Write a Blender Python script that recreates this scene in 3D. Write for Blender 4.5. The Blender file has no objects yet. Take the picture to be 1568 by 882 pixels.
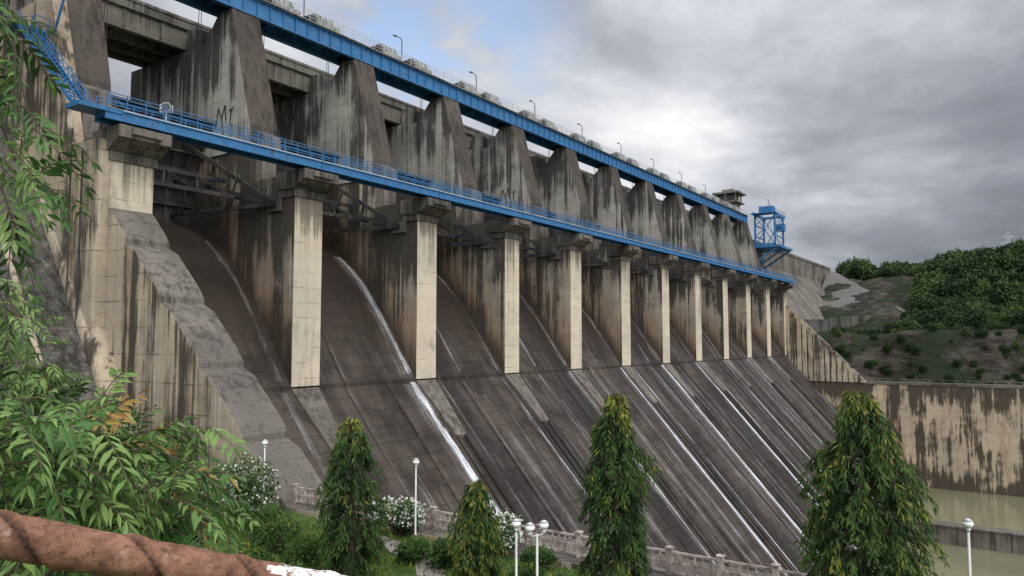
import bpy, math, random
from mathutils import Vector, Matrix, noise as mnoise
random.seed(7)
scn=bpy.context.scene
R=random.random
def U(a,b): return a+(b-a)*R()

# ------------------------------------------------------------------ mesh builder
class MB:
    def __init__(s): s.v=[]; s.f=[]; s.m=[]
    def face(s,pts,m=0):
        n=len(s.v); s.v.extend([tuple(p) for p in pts]); s.f.append(tuple(range(n,n+len(pts)))); s.m.append(m)
    def hexa(s,p,m=0):
        n=len(s.v); s.v.extend([tuple(q) for q in p])
        for f in ((0,3,2,1),(4,5,6,7),(0,1,5,4),(1,2,6,5),(2,3,7,6),(3,0,4,7)):
            s.f.append(tuple(n+i for i in f)); s.m.append(m)
    def box(s,x0,x1,y0,y1,z0,z1,m=0):
        s.hexa([(x0,y0,z0),(x1,y0,z0),(x1,y1,z0),(x0,y1,z0),(x0,y0,z1),(x1,y0,z1),(x1,y1,z1),(x0,y1,z1)],m)
    def prism(s,prof,x0,x1,m=0,edge_m=None):
        n=len(s.v); k=len(prof)
        for y,z in prof: s.v.append((x0,y,z))
        for y,z in prof: s.v.append((x1,y,z))
        s.f.append(tuple(n+i for i in range(k))); s.m.append(m)
        s.f.append(tuple(n+k+i for i in reversed(range(k)))); s.m.append(m)
        for i in range(k):
            j=(i+1)%k
            s.f.append((n+i,n+k+i,n+k+j,n+j)); s.m.append(edge_m.get(i,m) if edge_m else m)
    def beam(s,p,q,w,h,m=0):
        p=Vector(p); q=Vector(q); d=(q-p)
        if d.length<1e-6: return
        d.normalize()
        up=Vector((0,0,1)) if abs(d.z)<.95 else Vector((1,0,0))
        a=d.cross(up).normalized()*w/2; b=a.cross(d).normalized()*h/2
        s.hexa([p-a-b,p+a-b,p+a+b,p-a+b,q-a-b,q+a-b,q+a+b,q-a+b],m)
    def tube(s,pts,rad,seg=8,m=0,cap=True):
        pts=[Vector(p) for p in pts]; n0=len(s.v); k=len(pts)
        for i,p in enumerate(pts):
            d=(pts[min(i+1,k-1)]-pts[max(i-1,0)]).normalized()
            up=Vector((0,0,1)) if abs(d.z)<.9 else Vector((1,0,0))
            a=d.cross(up).normalized(); b=a.cross(d).normalized()
            r=rad[i] if isinstance(rad,(list,tuple)) else rad
            for j in range(seg):
                t=2*math.pi*j/seg; s.v.append(tuple(p+(a*math.cos(t)+b*math.sin(t))*r))
        for i in range(k-1):
            for j in range(seg):
                j2=(j+1)%seg
                s.f.append((n0+i*seg+j,n0+i*seg+j2,n0+(i+1)*seg+j2,n0+(i+1)*seg+j)); s.m.append(m)
        if cap:
            s.f.append(tuple(n0+j for j in reversed(range(seg)))); s.m.append(m)
            s.f.append(tuple(n0+(k-1)*seg+j for j in range(seg))); s.m.append(m)
    def ball(s,c,r,m=0,seg=12,ring=8,sz=1):
        n=len(s.v); c=Vector(c)
        for i in range(ring+1):
            ph=math.pi*i/ring
            for j in range(seg):
                t=2*math.pi*j/seg
                s.v.append((c.x+r*math.sin(ph)*math.cos(t),c.y+r*math.sin(ph)*math.sin(t),c.z+r*sz*math.cos(ph)))
        for i in range(ring):
            for j in range(seg):
                j2=(j+1)%seg
                s.f.append((n+i*seg+j,n+(i+1)*seg+j,n+(i+1)*seg+j2,n+i*seg+j2)); s.m.append(m)
    def obj(s,name,mats,parent=None,smooth=False,bevel=0,fixn=False):
        me=bpy.data.meshes.new(name); me.from_pydata(s.v,[],s.f); 
        for m in mats: me.materials.append(m)
        me.polygons.foreach_set('material_index',s.m)
        if smooth: me.polygons.foreach_set('use_smooth',[True]*len(s.f))
        me.update()
        if fixn:
            import bmesh
            bm=bmesh.new(); bm.from_mesh(me); bmesh.ops.recalc_face_normals(bm,faces=bm.faces); bm.to_mesh(me); bm.free()
        o=bpy.data.objects.new(name,me); scn.collection.objects.link(o)
        if parent: o.parent=parent
        if bevel:
            b=o.modifiers.new('Bevel','BEVEL'); b.width=bevel; b.segments=2; b.limit_method='ANGLE'
        return o
def empty(name,loc=(0,0,0)):
    e=bpy.data.objects.new(name,None); e.location=loc; scn.collection.objects.link(e); return e
def copy_obj(src,loc,rot=0,sc=1,parent=None,name=None):
    o=bpy.data.objects.new(name or src.name.split('.')[0],src.data); o.location=loc; o.rotation_euler=(0,0,rot); o.scale=(sc,sc,sc)
    scn.collection.objects.link(o)
    if parent: o.parent=parent
    return o
CT,ST=math.cos(math.radians(34.74)),math.sin(math.radians(34.74))
def site(s,r,z=0.0):   # forward / sideways ground frame of the viewing terrace
    return Vector((s*CT+r*ST, s*ST-r*CT, z))

# ------------------------------------------------------------------ materials
def L(nt,a,b): nt.links.new(a,b)
class M:
    def __init__(s,name,rough=.85,spec=.3):
        s.m=bpy.data.materials.new(name); s.m.use_nodes=True; s.nt=s.m.node_tree
        s.b=s.nt.nodes['Principled BSDF']; s.b.inputs['Roughness'].default_value=rough
        s.b.inputs['Specular IOR Level'].default_value=spec
        g=s.nt.nodes.new('ShaderNodeNewGeometry'); s.pos=g.outputs['Position']; s.nor=g.outputs['Normal']
    def setv(s,sock,v):
        if isinstance(v,(int,float)): sock.default_value=v
        elif isinstance(v,(tuple,list)): sock.default_value=v if len(v)==len(sock.default_value) else (*v,1)
        else: L(s.nt,v,sock)
    def scale(s,v,sc):
        n=s.nt.nodes.new('ShaderNodeVectorMath'); n.operation='MULTIPLY'; L(s.nt,v,n.inputs[0]); n.inputs[1].default_value=sc; return n.outputs[0]
    def noise(s,sc,vec=None,detail=5,rough=.6,w=1.0,dist=0):
        n=s.nt.nodes.new('ShaderNodeTexNoise'); n.inputs['Scale'].default_value=w; n.inputs['Detail'].default_value=detail
        n.inputs['Roughness'].default_value=rough; n.inputs['Distortion'].default_value=dist
        v=s.scale(vec or s.pos,sc if isinstance(sc,tuple) else (sc,sc,sc)); L(s.nt,v,n.inputs['Vector']); return n.outputs['Fac']
    def math(s,op,a,b=0.0,c=None,clamp=False):
        n=s.nt.nodes.new('ShaderNodeMath'); n.operation=op; n.use_clamp=clamp
        s.setv(n.inputs[0],a); s.setv(n.inputs[1],b)
        if c is not None: s.setv(n.inputs[2],c)
        return n.outputs[0]
    def rng(s,v,a,b,c=0.0,d=1.0):
        n=s.nt.nodes.new('ShaderNodeMapRange'); s.setv(n.inputs[0],v); n.inputs[1].default_value=a; n.inputs[2].default_value=b
        n.inputs[3].default_value=c; n.inputs[4].default_value=d; n.interpolation_type='SMOOTHSTEP'; return n.outputs[0]
    def mix(s,f,a,b,mode='MIX'):
        n=s.nt.nodes.new('ShaderNodeMix'); n.data_type='RGBA'; n.blend_type=mode; s.setv(n.inputs[0],f); s.setv(n.inputs[6],a); s.setv(n.inputs[7],b); return n.outputs[2]
    def sep(s,v=None):
        n=s.nt.nodes.new('ShaderNodeSeparateXYZ'); L(s.nt,v or s.pos,n.inputs[0]); return n.outputs
    def bump(s,h,st=.5,d=.05):
        n=s.nt.nodes.new('ShaderNodeBump'); n.inputs['Strength'].default_value=st; n.inputs['Distance'].default_value=d; L(s.nt,h,n.inputs['Height']); L(s.nt,n.outputs[0],s.b.inputs['Normal'])
    def col(s,c): s.setv(s.b.inputs['Base Color'],c)

def concrete(name,c1,c2,dark,amt=(.5,.62),streak=1.0,brown=0.0,lift=1.5,fine=.35,runs=None,light=0.0,sw=1.5,rust=0.0):
    m=M(name,.9,.2)
    big=m.noise(.12,detail=5)
    c=m.mix(m.rng(big,.38,.62),c1,c2)
    X,Y,Z=m.sep()
    st=m.noise((sw,sw,.03),detail=7,rough=.7)
    st2=m.noise((sw*3,sw*3,.09),detail=5,rough=.7)
    pat=m.noise((.16,.16,.13),detail=5)
    if light: # pale lime runs
        c=m.mix(m.math('MULTIPLY',m.rng(m.noise((2.3,2.3,.05),detail=6,rough=.7),.53,.66),light),c,(.58,.54,.46))
    if rust:
        c=m.mix(m.math('MULTIPLY',m.rng(m.noise((.35,.35,.05),detail=6,rough=.65),.5,.66),rust),c,(.24,.12,.06))
    v=m.math('ADD',m.math('MULTIPLY',st,.5),m.math('ADD',m.math('MULTIPLY',st2,.2),m.math('MULTIPLY',pat,.35)))
    if runs: # heavier runs hanging from a ledge height
        for (za,zb,am) in runs: v=m.math('ADD',v,m.rng(Z,za,zb,0,am))
    mask=m.math('MULTIPLY',m.rng(v,amt[0],amt[1]),streak,clamp=True)
    if lift:
        zz=m.math('ADD',Z,m.math('MULTIPLY',m.noise((.3,.3,.3),detail=2),.15))
        fr=m.math('FRACT',m.math('DIVIDE',zz,lift))
        ln=m.rng(m.math('ABSOLUTE',m.math('SUBTRACT',fr,.5)),.012,.04,1,0)
        ln=m.math('MULTIPLY',ln,m.rng(m.noise(.5,detail=5),.42,.62,.05,.6))
        cell=m.math('FLOOR',m.math('ADD',m.math('DIVIDE',zz,lift),.5))
        wn=m.nt.nodes.new('ShaderNodeTexWhiteNoise'); wn.noise_dimensions='1D'; L(m.nt,cell,wn.inputs['W'])
        c=m.mix(m.math('MULTIPLY',wn.outputs[0],.2),c,tuple(x*.6 for x in c1))
        c=m.mix(ln,c,dark)
    if brown:
        d=m.math('SUBTRACT',Z,m.math('ADD',m.math('MULTIPLY',m.math('SUBTRACT',Y,59.0),1.2),-4.6))
        d=m.math('ADD',d,m.math('MULTIPLY',m.math('SUBTRACT',m.noise((.9,.9,.12),detail=6,rough=.7),.5),8.0))
        c=m.mix(m.rng(d,2.5,12,brown*.7,0),c,(.24,.14,.075))
        c=m.mix(m.rng(d,.5,5,brown,0),c,(.042,.027,.019))
    c=m.mix(mask,c,dark)
    so=m.noise((.55,.55,.4),detail=9,rough=.75)
    c=m.mix(m.math('MULTIPLY',m.rng(so,.54,.68),.45*streak),c,tuple(x*1.5 for x in dark))
    f=m.noise(3.5,detail=8,rough=.75)
    c=m.mix(m.rng(f,.3,.75,0,fine),c,tuple(x*.35 for x in c1))
    m.col(c)
    h=m.math('ADD',m.noise(5,detail=8,rough=.7),m.math('MULTIPLY',st,.6))
    m.bump(h,.55,.06)
    return m.m
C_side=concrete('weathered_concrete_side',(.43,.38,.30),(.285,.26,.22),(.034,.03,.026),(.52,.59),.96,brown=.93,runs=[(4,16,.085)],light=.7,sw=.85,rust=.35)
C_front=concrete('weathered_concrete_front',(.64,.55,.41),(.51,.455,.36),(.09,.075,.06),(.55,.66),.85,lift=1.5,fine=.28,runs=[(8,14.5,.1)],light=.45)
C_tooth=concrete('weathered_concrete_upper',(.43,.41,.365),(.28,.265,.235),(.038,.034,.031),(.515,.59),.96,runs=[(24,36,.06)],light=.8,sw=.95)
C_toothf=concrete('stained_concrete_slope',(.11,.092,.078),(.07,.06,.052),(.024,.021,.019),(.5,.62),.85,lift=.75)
C_dark=concrete('stained_concrete_dark',(.2,.175,.15),(.135,.12,.105),(.035,.03,.027),(.48,.6),.9)
C_flank=concrete('flank_concrete',(.13,.12,.108),(.085,.08,.072),(.025,.022,.02),(.5,.6),.9,light=.3)
C_wall=concrete('training_wall_concrete',(.5,.41,.295),(.36,.31,.24),(.036,.031,.027),(.515,.585),.95,lift=2.0,light=.5,sw=.7,rust=.4)
C_rwall=concrete('river_wall_concrete',(.54,.43,.3),(.42,.35,.26),(.03,.025,.021),(.52,.575),.95,lift=2.5,runs=[(-20,-12.5,.07),(-33,-39,.05)],light=.3,sw=.42,rust=.75)
C_top=concrete('wall_top_concrete',(.2,.18,.155),(.125,.112,.098),(.036,.031,.027),(.5,.62),.8,lift=.9)
C_deck=concrete('bridge_concrete',(.26,.24,.21),(.18,.165,.145),(.05,.044,.04),(.5,.62),.8,lift=0)

m=M('spillway_concrete',.75,.25); X,Y,Z=m.sep()
a=m.noise((1.3,.03,.0),detail=8,rough=.75); b=m.noise((.22,.03,0),detail=5,rough=.6); cpt=m.noise(.16,detail=7,rough=.7); d=m.noise(2.2,detail=8,rough=.75)
c=m.mix(m.rng(b,.38,.64),(.022,.018,.016),(.07,.056,.045))
c=m.mix(m.rng(a,.55,.72,0,.65),c,(.17,.15,.13))
c=m.mix(m.rng(a,.48,.36,0,.9),c,(.011,.0095,.009))
c=m.mix(m.rng(cpt,.45,.62,0,.75),c,(.018,.015,.013))
c=m.mix(m.rng(m.noise((.5,.12,0),detail=7,rough=.75),.56,.7,0,.5),c,(.13,.112,.095))
c=m.mix(m.rng(d,.5,.75,0,.45),c,(.1,.08,.063))
fr=m.math('FRACT',m.math('DIVIDE',m.math('ADD',Z,m.math('MULTIPLY',cpt,.15)),1.5)); ln=m.math('LESS_THAN',fr,.05)
c=m.mix(m.math('MULTIPLY',ln,.5),c,(.013,.011,.009))
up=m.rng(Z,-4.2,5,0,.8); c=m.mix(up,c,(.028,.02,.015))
m.col(c); L(m.nt,m.rng(cpt,.35,.65,.55,.9),m.b.inputs['Roughness']); m.bump(m.math('ADD',d,m.math('MULTIPLY',ln,-1.5)),.6,.06); C_chute=m.m

def water_mat(name,col_,lo,hi,amax,sx):
    m=M(name,.4,.35); a=m.noise((sx,.3,.3),detail=8,rough=.8); b=m.noise((.5,.12,0),detail=4)
    at=m.nt.nodes.new('ShaderNodeAttribute'); at.attribute_name='edge'
    v=m.math('ADD',m.math('MULTIPLY',a,.7),m.math('MULTIPLY',b,.5)); v=m.math('SUBTRACT',v,m.math('MULTIPLY',at.outputs['Fac'],.2))
    m.col(col_); L(m.nt,m.rng(v,lo,hi,0,amax),m.b.inputs['Alpha']); m.bump(a,.4,.03); return m.m
W_white=water_mat('spill_water_white',(.78,.8,.83),.43,.64,.95,4.5)
W_soft=water_mat('spill_water_thin',(.62,.63,.65),.46,.68,.8,4.5)
W_film=water_mat('spill_wet_film',(.3,.29,.285),.48,.78,.6,2.4)

m=M('blue_steel_paint',.5,.4); n=m.noise(1.4,detail=7,rough=.7); c=m.mix(m.rng(n,.35,.65),(.018,.11,.26),(.03,.155,.34)); c=m.mix(m.rng(m.noise((2,2,.4),detail=6,rough=.75),.56,.68,0,.85),c,(.06,.045,.04)); m.col(c); BLUE=m.m
m=M('galvanised_rail',.5,.5); m.col(m.mix(m.noise(3),(.32,.34,.36),(.5,.52,.53))); GALV=m.m
m=M('dark_gate_steel',.6,.4); m.col(m.mix(m.rng(m.noise((.8,.8,.2),detail=6),.4,.65),(.014,.015,.018),(.055,.047,.041))); DSTEEL=m.m
m=M('hoist_cover_grey',.6,.3); m.col(m.mix(m.rng(m.noise(1.5,detail=5),.4,.7),(.3,.31,.29),(.13,.13,.115))); HOIST=m.m
m=M('dark_window',.2,.5); m.col((.02,.024,.03)); WIN=m.m
m=M('lamp_globe_white',.3,.4); m.col((.85,.85,.85)); GLOBE=m.m
m=M('lamp_pole_paint',.5,.4); m.col(m.mix(m.noise(4),(.5,.5,.48),(.66,.66,.64))); POLE=m.m
m=M('lamp_pole_dark',.5,.4); m.col((.09,.095,.1)); POLED=m.m
m=M('graffiti_paint',.8,.2); m.col((.03,.025,.022)); GRAF=m.m
m=M('fence_paint',.8,.2); m.col(m.mix(m.rng(m.noise(2.5,detail=5),.35,.65),(.5,.42,.39),(.2,.165,.15))); FENCE=m.m
m=M('paving',.9,.2); m.col(m.mix(m.rng(m.noise(1.5,detail=6),.35,.65),(.3,.27,.24),(.16,.14,.12))); PAVE=m.m
m=M('bark',.9,.2); m.col(m.mix(m.noise((8,8,2)),(.05,.035,.025),(.13,.1,.075))); m.bump(m.noise((20,20,5)),.6,.01); BARK=m.m
m=M('rusty_pipe',.8,.25); n=m.noise(22,detail=8,rough=.75); n2=m.noise(90,detail=6,rough=.7)
c=m.mix(m.rng(n,.35,.65),(.13,.06,.038),(.28,.14,.09)); c=m.mix(m.rng(n2,.5,.7,0,.8),c,(.035,.02,.016)); c=m.mix(m.rng(m.noise(35,detail=4),.6,.75,0,.6),c,(.42,.28,.21))
at=m.nt.nodes.new('ShaderNodeAttribute'); at.attribute_name='groove'; c=m.mix(m.math('MULTIPLY',at.outputs['Fac'],.9),c,(.022,.012,.009))
m.col(c); m.bump(m.math('ADD',n2,n),.8,.004); RUST=m.m
m=M('flaking_white_paint',.6,.35); n=m.noise(30,detail=6,rough=.75); m.col(m.mix(m.rng(n,.48,.58),(.72,.7,.67),(.2,.1,.06))); m.bump(n,.5,.002); PAINT=m.m

def leafmat(name,c1,c2,sc=1.5,rough=.5,tl=True,spec=.3):
    m=M(name,rough,spec); n=m.noise(sc,detail=3); c=m.mix(m.rng(n,.35,.65),c1,c2); m.col(c)
    if tl:
        tr=m.nt.nodes.new('ShaderNodeBsdfTranslucent'); L(m.nt,c,tr.inputs[0]); ms=m.nt.nodes.new('ShaderNodeMixShader'); ms.inputs[0].default_value=.3
        L(m.nt,m.b.outputs[0],ms.inputs[1]); L(m.nt,tr.outputs[0],ms.inputs[2]); L(m.nt,ms.outputs[0],m.nt.nodes['Material Output'].inputs[0])
    return m.m
LF_D=leafmat('leaf_dark',(.02,.046,.015),(.042,.078,.022),rough=.7,spec=.2)
LF_M=leafmat('leaf_mid',(.05,.105,.028),(.09,.155,.04),rough=.65,spec=.2)
LF_Y=leafmat('leaf_young',(.17,.2,.035),(.28,.28,.05),rough=.65,spec=.2)
LF_N=leafmat('neem_leaf',(.05,.125,.032),(.1,.2,.05),6)
LF_N2=leafmat('neem_leaf_light',(.14,.25,.065),(.23,.34,.1),6)
LF_R=leafmat('neem_leaf_new_growth',(.3,.15,.05),(.36,.26,.07),6)
LF_F=leafmat('forest_leaf_dark',(.02,.04,.017),(.034,.06,.023),.1,.8,False,.15)
LF_F2=leafmat('forest_leaf_light',(.042,.075,.027),(.08,.11,.035),.1,.8,False,.15)
PETAL=leafmat('white_petal',(.75,.75,.7),(.8,.8,.75))

m=M('lawn',.95,.1); n=m.noise(.35,detail=7,rough=.7); n2=m.noise(6,detail=5); c=m.mix(m.rng(n,.35,.65),(.05,.095,.022),(.11,.16,.035)); c=m.mix(m.rng(n2,.4,.7,0,.6),c,(.025,.05,.014)); c=m.mix(m.rng(m.noise(.2,detail=5),.62,.72,0,.7),c,(.18,.14,.09)); m.col(c); m.bump(n2,.8,.1); LAWN=m.m
m=M('earth',.95,.1); n=m.noise(.02,detail=9,rough=.65); m.col(m.mix(m.rng(n,.35,.65),(.05,.075,.03),(.14,.12,.08))); EARTH=m.m
m=M('hill_rock_and_scrub',.95,.1); n=m.noise((.16,.16,.45),detail=9,rough=.75); n2=m.noise(.08,detail=8,rough=.7); c=m.mix(m.rng(n,.38,.62),(.024,.021,.019),(.09,.077,.066)); c=m.mix(m.rng(n2,.45,.53,0,.9),c,(.02,.032,.015)); m.col(c); m.bump(n,1,1.5); ROCK=m.m
m=M('rockfill',.95,.1); n=m.noise(1.2,detail=9,rough=.75); n2=m.noise(.06,detail=6); c=m.mix(m.rng(n,.35,.65),(.085,.08,.08),(.21,.195,.185)); c=m.mix(m.rng(n2,.5,.7,0,.6),c,(.08,.08,.055)); m.col(c); m.bump(n,1,.5); RFILL=m.m
m=M('river_water_green',.15,.4); n=m.noise((.35,.35,.35),detail=4); m.col(m.mix(m.rng(m.noise(.03,detail=3),.35,.65),(.155,.155,.095),(.195,.19,.115))); m.bump(n,.25,.08); WATER=m.m

# ------------------------------------------------------------------ dam geometry
P0=31.1; SP=18.0; NP=12
PX=[P0+SP*i for i in range(NP)]
CP=[(59,-4.6),(60.8,-2.1),(62.8,.8),(65,3.8),(67.3,6.5),(69.6,8.7),(72.1,10.6),(74.5,12.0),(77,12.9),(80,13.2),(84,12.2),(88,9)]
def zc(y):
    if y<=59: return -4.95-1.12*(59-y)
    for (a,b),(c,d) in zip(CP,CP[1:]):
        if a<=y<=c: return b+(d-b)*(y-a)/(c-a)
    return 9
dam=empty('concrete_dam')
mb=MB()
prof=[(24,zc(24)),(59.0,-4.95)]+[(59.0,-4.6)]+CP[1:]+[(92,5),(92,-50),(24,-50)]
mb.prism(prof,31.5,230.5,0)
mb.obj('spillway_chute',[C_chute],dam)
mb=MB()
for i,x in enumerate(PX[1:-1]):
    def seg(y0,y1,xa0,xb0,xa1,xb1,h0,h1,m_=0):
        z0=zc(min(y0,58.999)); z1=zc(y1); o=.4
        mb.hexa([(xa1,y1,z1-o),(xb1,y1,z1-o),(xb0,y0,z0-o),(xa0,y0,z0-o),(xa1,y1,z1+h1),(xb1,y1,z1+h1),(xb0,y0,z0+h0),(xa0,y0,z0+h0)],m_)
    seg(58.99,53.5,x-1.7,x+1.7,x-.9,x+.9,.2,.32,1)
    seg(53.49,26,x-.95,x-.35,x-1.1,x-.3,.32,.4)
    seg(53.49,26,x+.45,x+.9,x+.4,x+1.1,.32,.4)
    for dx in ((6.2,) if i%2 else (11.3,)):
        seg(58.9,26,x+dx-.12,x+dx+.12,x+dx-.14,x+dx+.14,.2,.22)
mb.obj('chute_divider_ribs',[C_chute,C_top],dam,fixn=True)
mb=MB(); eg=[]
def stream(x,y0,y1,w,mi=0,off=0):
    y=y0; prev=None; k=U(0,50)
    while y>y1:
        t=(y0-y)/(y0-y1)
        ww=w*(.6+1.2*mnoise.noise(Vector((y*.3,k,0)))**2+.5*min(1,t*3))
        cx=x+.22*mnoise.noise(Vector((y*.12,k+9,0)))
        z=zc(y)+.04+off; yy=y-.03
        cur=[(cx-ww/2,yy,z),(cx-ww*.15,yy,z),(cx+ww*.15,yy,z),(cx+ww/2,yy,z)]
        if prev and not (prev[0][1]>59>yy):
            for q in range(3):
                mb.face([cur[q],cur[q+1],prev[q+1],prev[q]],mi)
                e0,e1=(1,0,0,1)[q],(1,0,0,1)[q+1]; eg.extend([e0,e1,e1,e0])
        prev=cur; y-=.6
for i,x in enumerate(PX[1:]):
    w={1:1.6,3:.8,4:1.0,5:1.35,6:1.1,7:.9,8:.8}.get(i,.5)
    if i!=0: stream(x-2.35,62 if i==1 else 59,25.5,w,0 if i in(1,4,5,6) else 2)
    if i==1: stream(x-2.4,72,59.2,1.1,2); stream(x-2.35,57,25.5,.8,0,.02)
    stream(x-2.8,72,25.5,w*2.2,1,.01)
    if i!=0: stream(x+2.4,62,25.5,.6,2 if i in(4,6) else 1)
    for k in range(3): stream(x+U(4,13),U(50,68),26,U(.5,1.8),1,.004*k)
o=mb.obj('water_trickle',[W_white,W_film,W_soft],dam); at=o.data.attributes.new('edge','FLOAT','POINT'); at.data.foreach_set('value',[float(e) for e in eg])

for i,x in enumerate(PX):
    mb=MB()
    w=1.75
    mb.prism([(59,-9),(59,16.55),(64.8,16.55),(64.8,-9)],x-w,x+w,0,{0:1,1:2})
    w2=1.6
    mb.prism([(64.75,-9),(64.75,16.5),(66.6,16.5),(66.6,20.2)]+[(66.601,20.2),(91,20.2),(91,-9)],x-w2,x+w2,0)
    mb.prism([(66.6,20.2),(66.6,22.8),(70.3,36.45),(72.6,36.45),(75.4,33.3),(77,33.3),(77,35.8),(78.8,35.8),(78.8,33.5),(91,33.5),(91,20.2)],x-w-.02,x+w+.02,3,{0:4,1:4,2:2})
    mb.hexa([(x-1.3,64.9,16.5),(x+1.5,64.9,16.5),(x+1.5,66.65,16.5),(x-1.3,66.65,16.5),(x-1.1,65.4,21.6),(x+1.3,65.4,21.6),(x+1.3,66.65,22.3),(x-1.1,66.65,22.3)],2)
    mb.prism([(59.3,14.9),(58.8,15.0),(57.5,15.6),(57.1,15.8),(57.1,16.75),(61.4,16.75),(61.4,15.1)],x-2.15,x+2.15,2)
    mb.prism([(57.3,15.9),(56.8,16.1),(56.8,16.6),(57.3,16.6)],x-1.2,x+1.2,2)
    mb.box(x-1.95,x+1.95,58.85,61.3,14.2,14.95,2)
    for sx in(-1,1):
        mb.box(x+sx*w2-.5,x+sx*w2+.5,60.8,63.0,12.9,14.2,2)
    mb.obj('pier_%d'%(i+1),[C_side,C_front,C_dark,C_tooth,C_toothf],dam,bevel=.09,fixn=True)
mb=MB()
for i in(1,4):
    xf=PX[i]-1.8
    def st_(pts):
        for p,q in zip(pts,pts[1:]): mb.beam((xf,72.6-p[0],22.9+p[1]),(xf,72.6-q[0],22.9+q[1]),.16,.03,0)
    st_([(0,.4),(.4,2.6),(1.1,1.3),(1.6,2.7),(1.8,1.0)]); st_([(1.0,1.3),(1.2,.2),(1.5,-.6)]); st_([(2.4,1.9),(3.2,2.2)]); st_([(2.8,2.0),(2.6,.7),(3.0,.1)])
mb.obj('painted_letters',[GRAF],dam,fixn=True)
# radial gates
mb=MB()
for i in range(NP-1):
    xa=PX[i]+1.85; xb=PX[i+1]-1.85; yc,zc0,r=61.6,13.6,15.2
    pr=[]; n=12
    for k in range(n+1):
        t=math.radians(-3+45*k/n); pr.append((yc+r*math.cos(t),zc0+r*math.sin(t)))
    pr2=[(yc+(y-yc)*1.03,zc0+(z-zc0)*1.03) for y,z in reversed(pr)]
    mb.prism(pr+pr2,xa,xb,0)
    for k in range(0,n+1,2):
        y,z=pr[k]; mb.box(xa,xb,y-.4,y+.02,z-.12,z+.12,0)
    for k in range(1,9):
        xx=xa+(xb-xa)*k/9
        for q in range(n): mb.beam((xx,pr[q][0]-.15,pr[q][1]),(xx,pr[q+1][0]-.15,pr[q+1][1]),.1,.3,0)
    for xx,sx in((xa+.8,1),(xb-.8,-1)):
        piv=(xx-sx*.5,yc,zc0)
        ends=[(xx+sx*1.6,)+pr[k] for k in(1,5,9)]
        for e in ends: mb.beam(piv,e,.4,.45,0)
        for t in(.4,.65,.88):
            q=[Vector(piv).lerp(Vector(e),t) for e in ends]; mb.beam(q[0],q[1],.15,.15,0); mb.beam(q[1],q[2],.15,.15,0)
    mb.beam((xa,yc+5.5,zc0+1.2),(xb,yc+5.5,zc0+1.2),.3,.4,0)
    mb.beam((xa,yc+8.5,zc0+3.4),(xb,yc+8.5,zc0+3.4),.3,.4,0)
    for k in range(8):
        x0=xa+(xb-xa)*k/8; x1=xa+(xb-xa)*(k+1)/8
        a_,b_=((x0,yc+5.5,zc0+1.2),(x1,yc+8.5,zc0+3.4)) if k%2 else ((x0,yc+8.5,zc0+3.4),(x1,yc+5.5,zc0+1.2))
        mb.beam(a_,b_,.12,.12,0)
    for xx in (xa+2.2,xb-2.2):
        for dx in(-.15,.15): mb.beam((xx+dx,73.0,24),(xx+dx,72.6,36.6),.05,.05,0)
    xx=xa+1.0
    mb.beam((xx,68.5,17.5),(xx,68.5,22.4),.28,.28,0); mb.beam((xx+2.2,68.5,17.5),(xx+2.2,68.5,21),.28,.28,0); mb.beam((xx,68.5,22.4),(xx+2.2,68.5,21),.28,.28,0)
mb.obj('radial_gates',[DSTEEL],dam,fixn=True)
mb=MB()
fp=lambda z:55.4+(z+5.8)/1.32
mb.prism([(fp(-14.5),-14.5),(fp(34),34),(fp(34),37.2),(94,37.2),(94,-50),(fp(-14.5),-50)],-160,29.36,0)
mb.obj('left_flank_wall',[C_flank],dam,fixn=True)
mb=MB()
mb.prism([(fp(-20),-20),(fp(28),28),(fp(28),35.6),(92,35.6),(92,-50),(fp(-20),-50)],232.6,402,0)
for k in range(9): mb.box(240+k*18,240.5+k*18,fp(28)-.25,fp(28)+.1,28,35.8,0)
mb.box(232.7,402,fp(28)-.35,fp(28)+.3,35.6,36.6,0)
mb.obj('right_flank_wall',[C_top],dam,fixn=True)
mb=MB()
mb.tube([(28.9,fp(z)-.3,z) for z in(-16,-5,5,15,22,30)],[1.0,1.0,1.0,1.0,1.0,1.0],12,0)
mb.tube([(24.6,fp(z)-.1,z) for z in(-16,0,15,30)],.25,8,0)
mb.obj('junction_fillet',[C_wall],dam,smooth=True)
mb=MB()
mb.prism([(59.02,-14),(59.02,15.8),(63.5,15.8),(65,21),(68,30),(84,30),(84,-14)],28.2,29.42,0)
mb.tube([(27.9,60.5,15),(27.95,60.6,2),(27.9,60.4,-6),(27.95,60.5,-13)],.09,8,1)
mb.tube([(27.9,62.4,17),(27.95,62.3,4),(27.9,62.5,-12)],.05,8,1)
mb.obj('end_pier_face',[C_wall,DSTEEL],dam,fixn=True,bevel=.06)

def training(x0,x1,yend,zend,ylast,name,mt_):
    mb=MB()
    n=22; y0,z0=58.95,10.4; pr=[(y0,z0)]
    for k in range(n):
        t1=(k+1)/n; yy=y0+(yend-y0)*t1; zz=z0+(zend-z0)*t1
        if k%5==2: pr.append((yy+.35,zz+.1)); pr.append((yy+.3,zz-.35))
        else: pr.append((yy,zz))
    pr+= [(ylast,zend),(ylast,-50),(y0,-50)]
    em={k:1 for k in range(len(pr)-3)}
    mb.prism(pr,x0,x1,0,em)
    return mb.obj(name,[mt_,C_top],dam,fixn=True,bevel=.05)
training(29.3,32.85,36.8,-9.95,-200,'left_training_wall',C_wall)
training(229.2,232.7,38,-11.7,-400,'right_training_wall',C_rwall)
mb=MB()
y=37
while y>-300: mb.box(229.1,229.35,y-.15,y+.15,-12,-10.8,0); y-=3
mb.box(229.15,229.3,-300,37,-10.95,-10.8,0); mb.box(229.0,233,-300,38,-12.4,-11.68,0)
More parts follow.
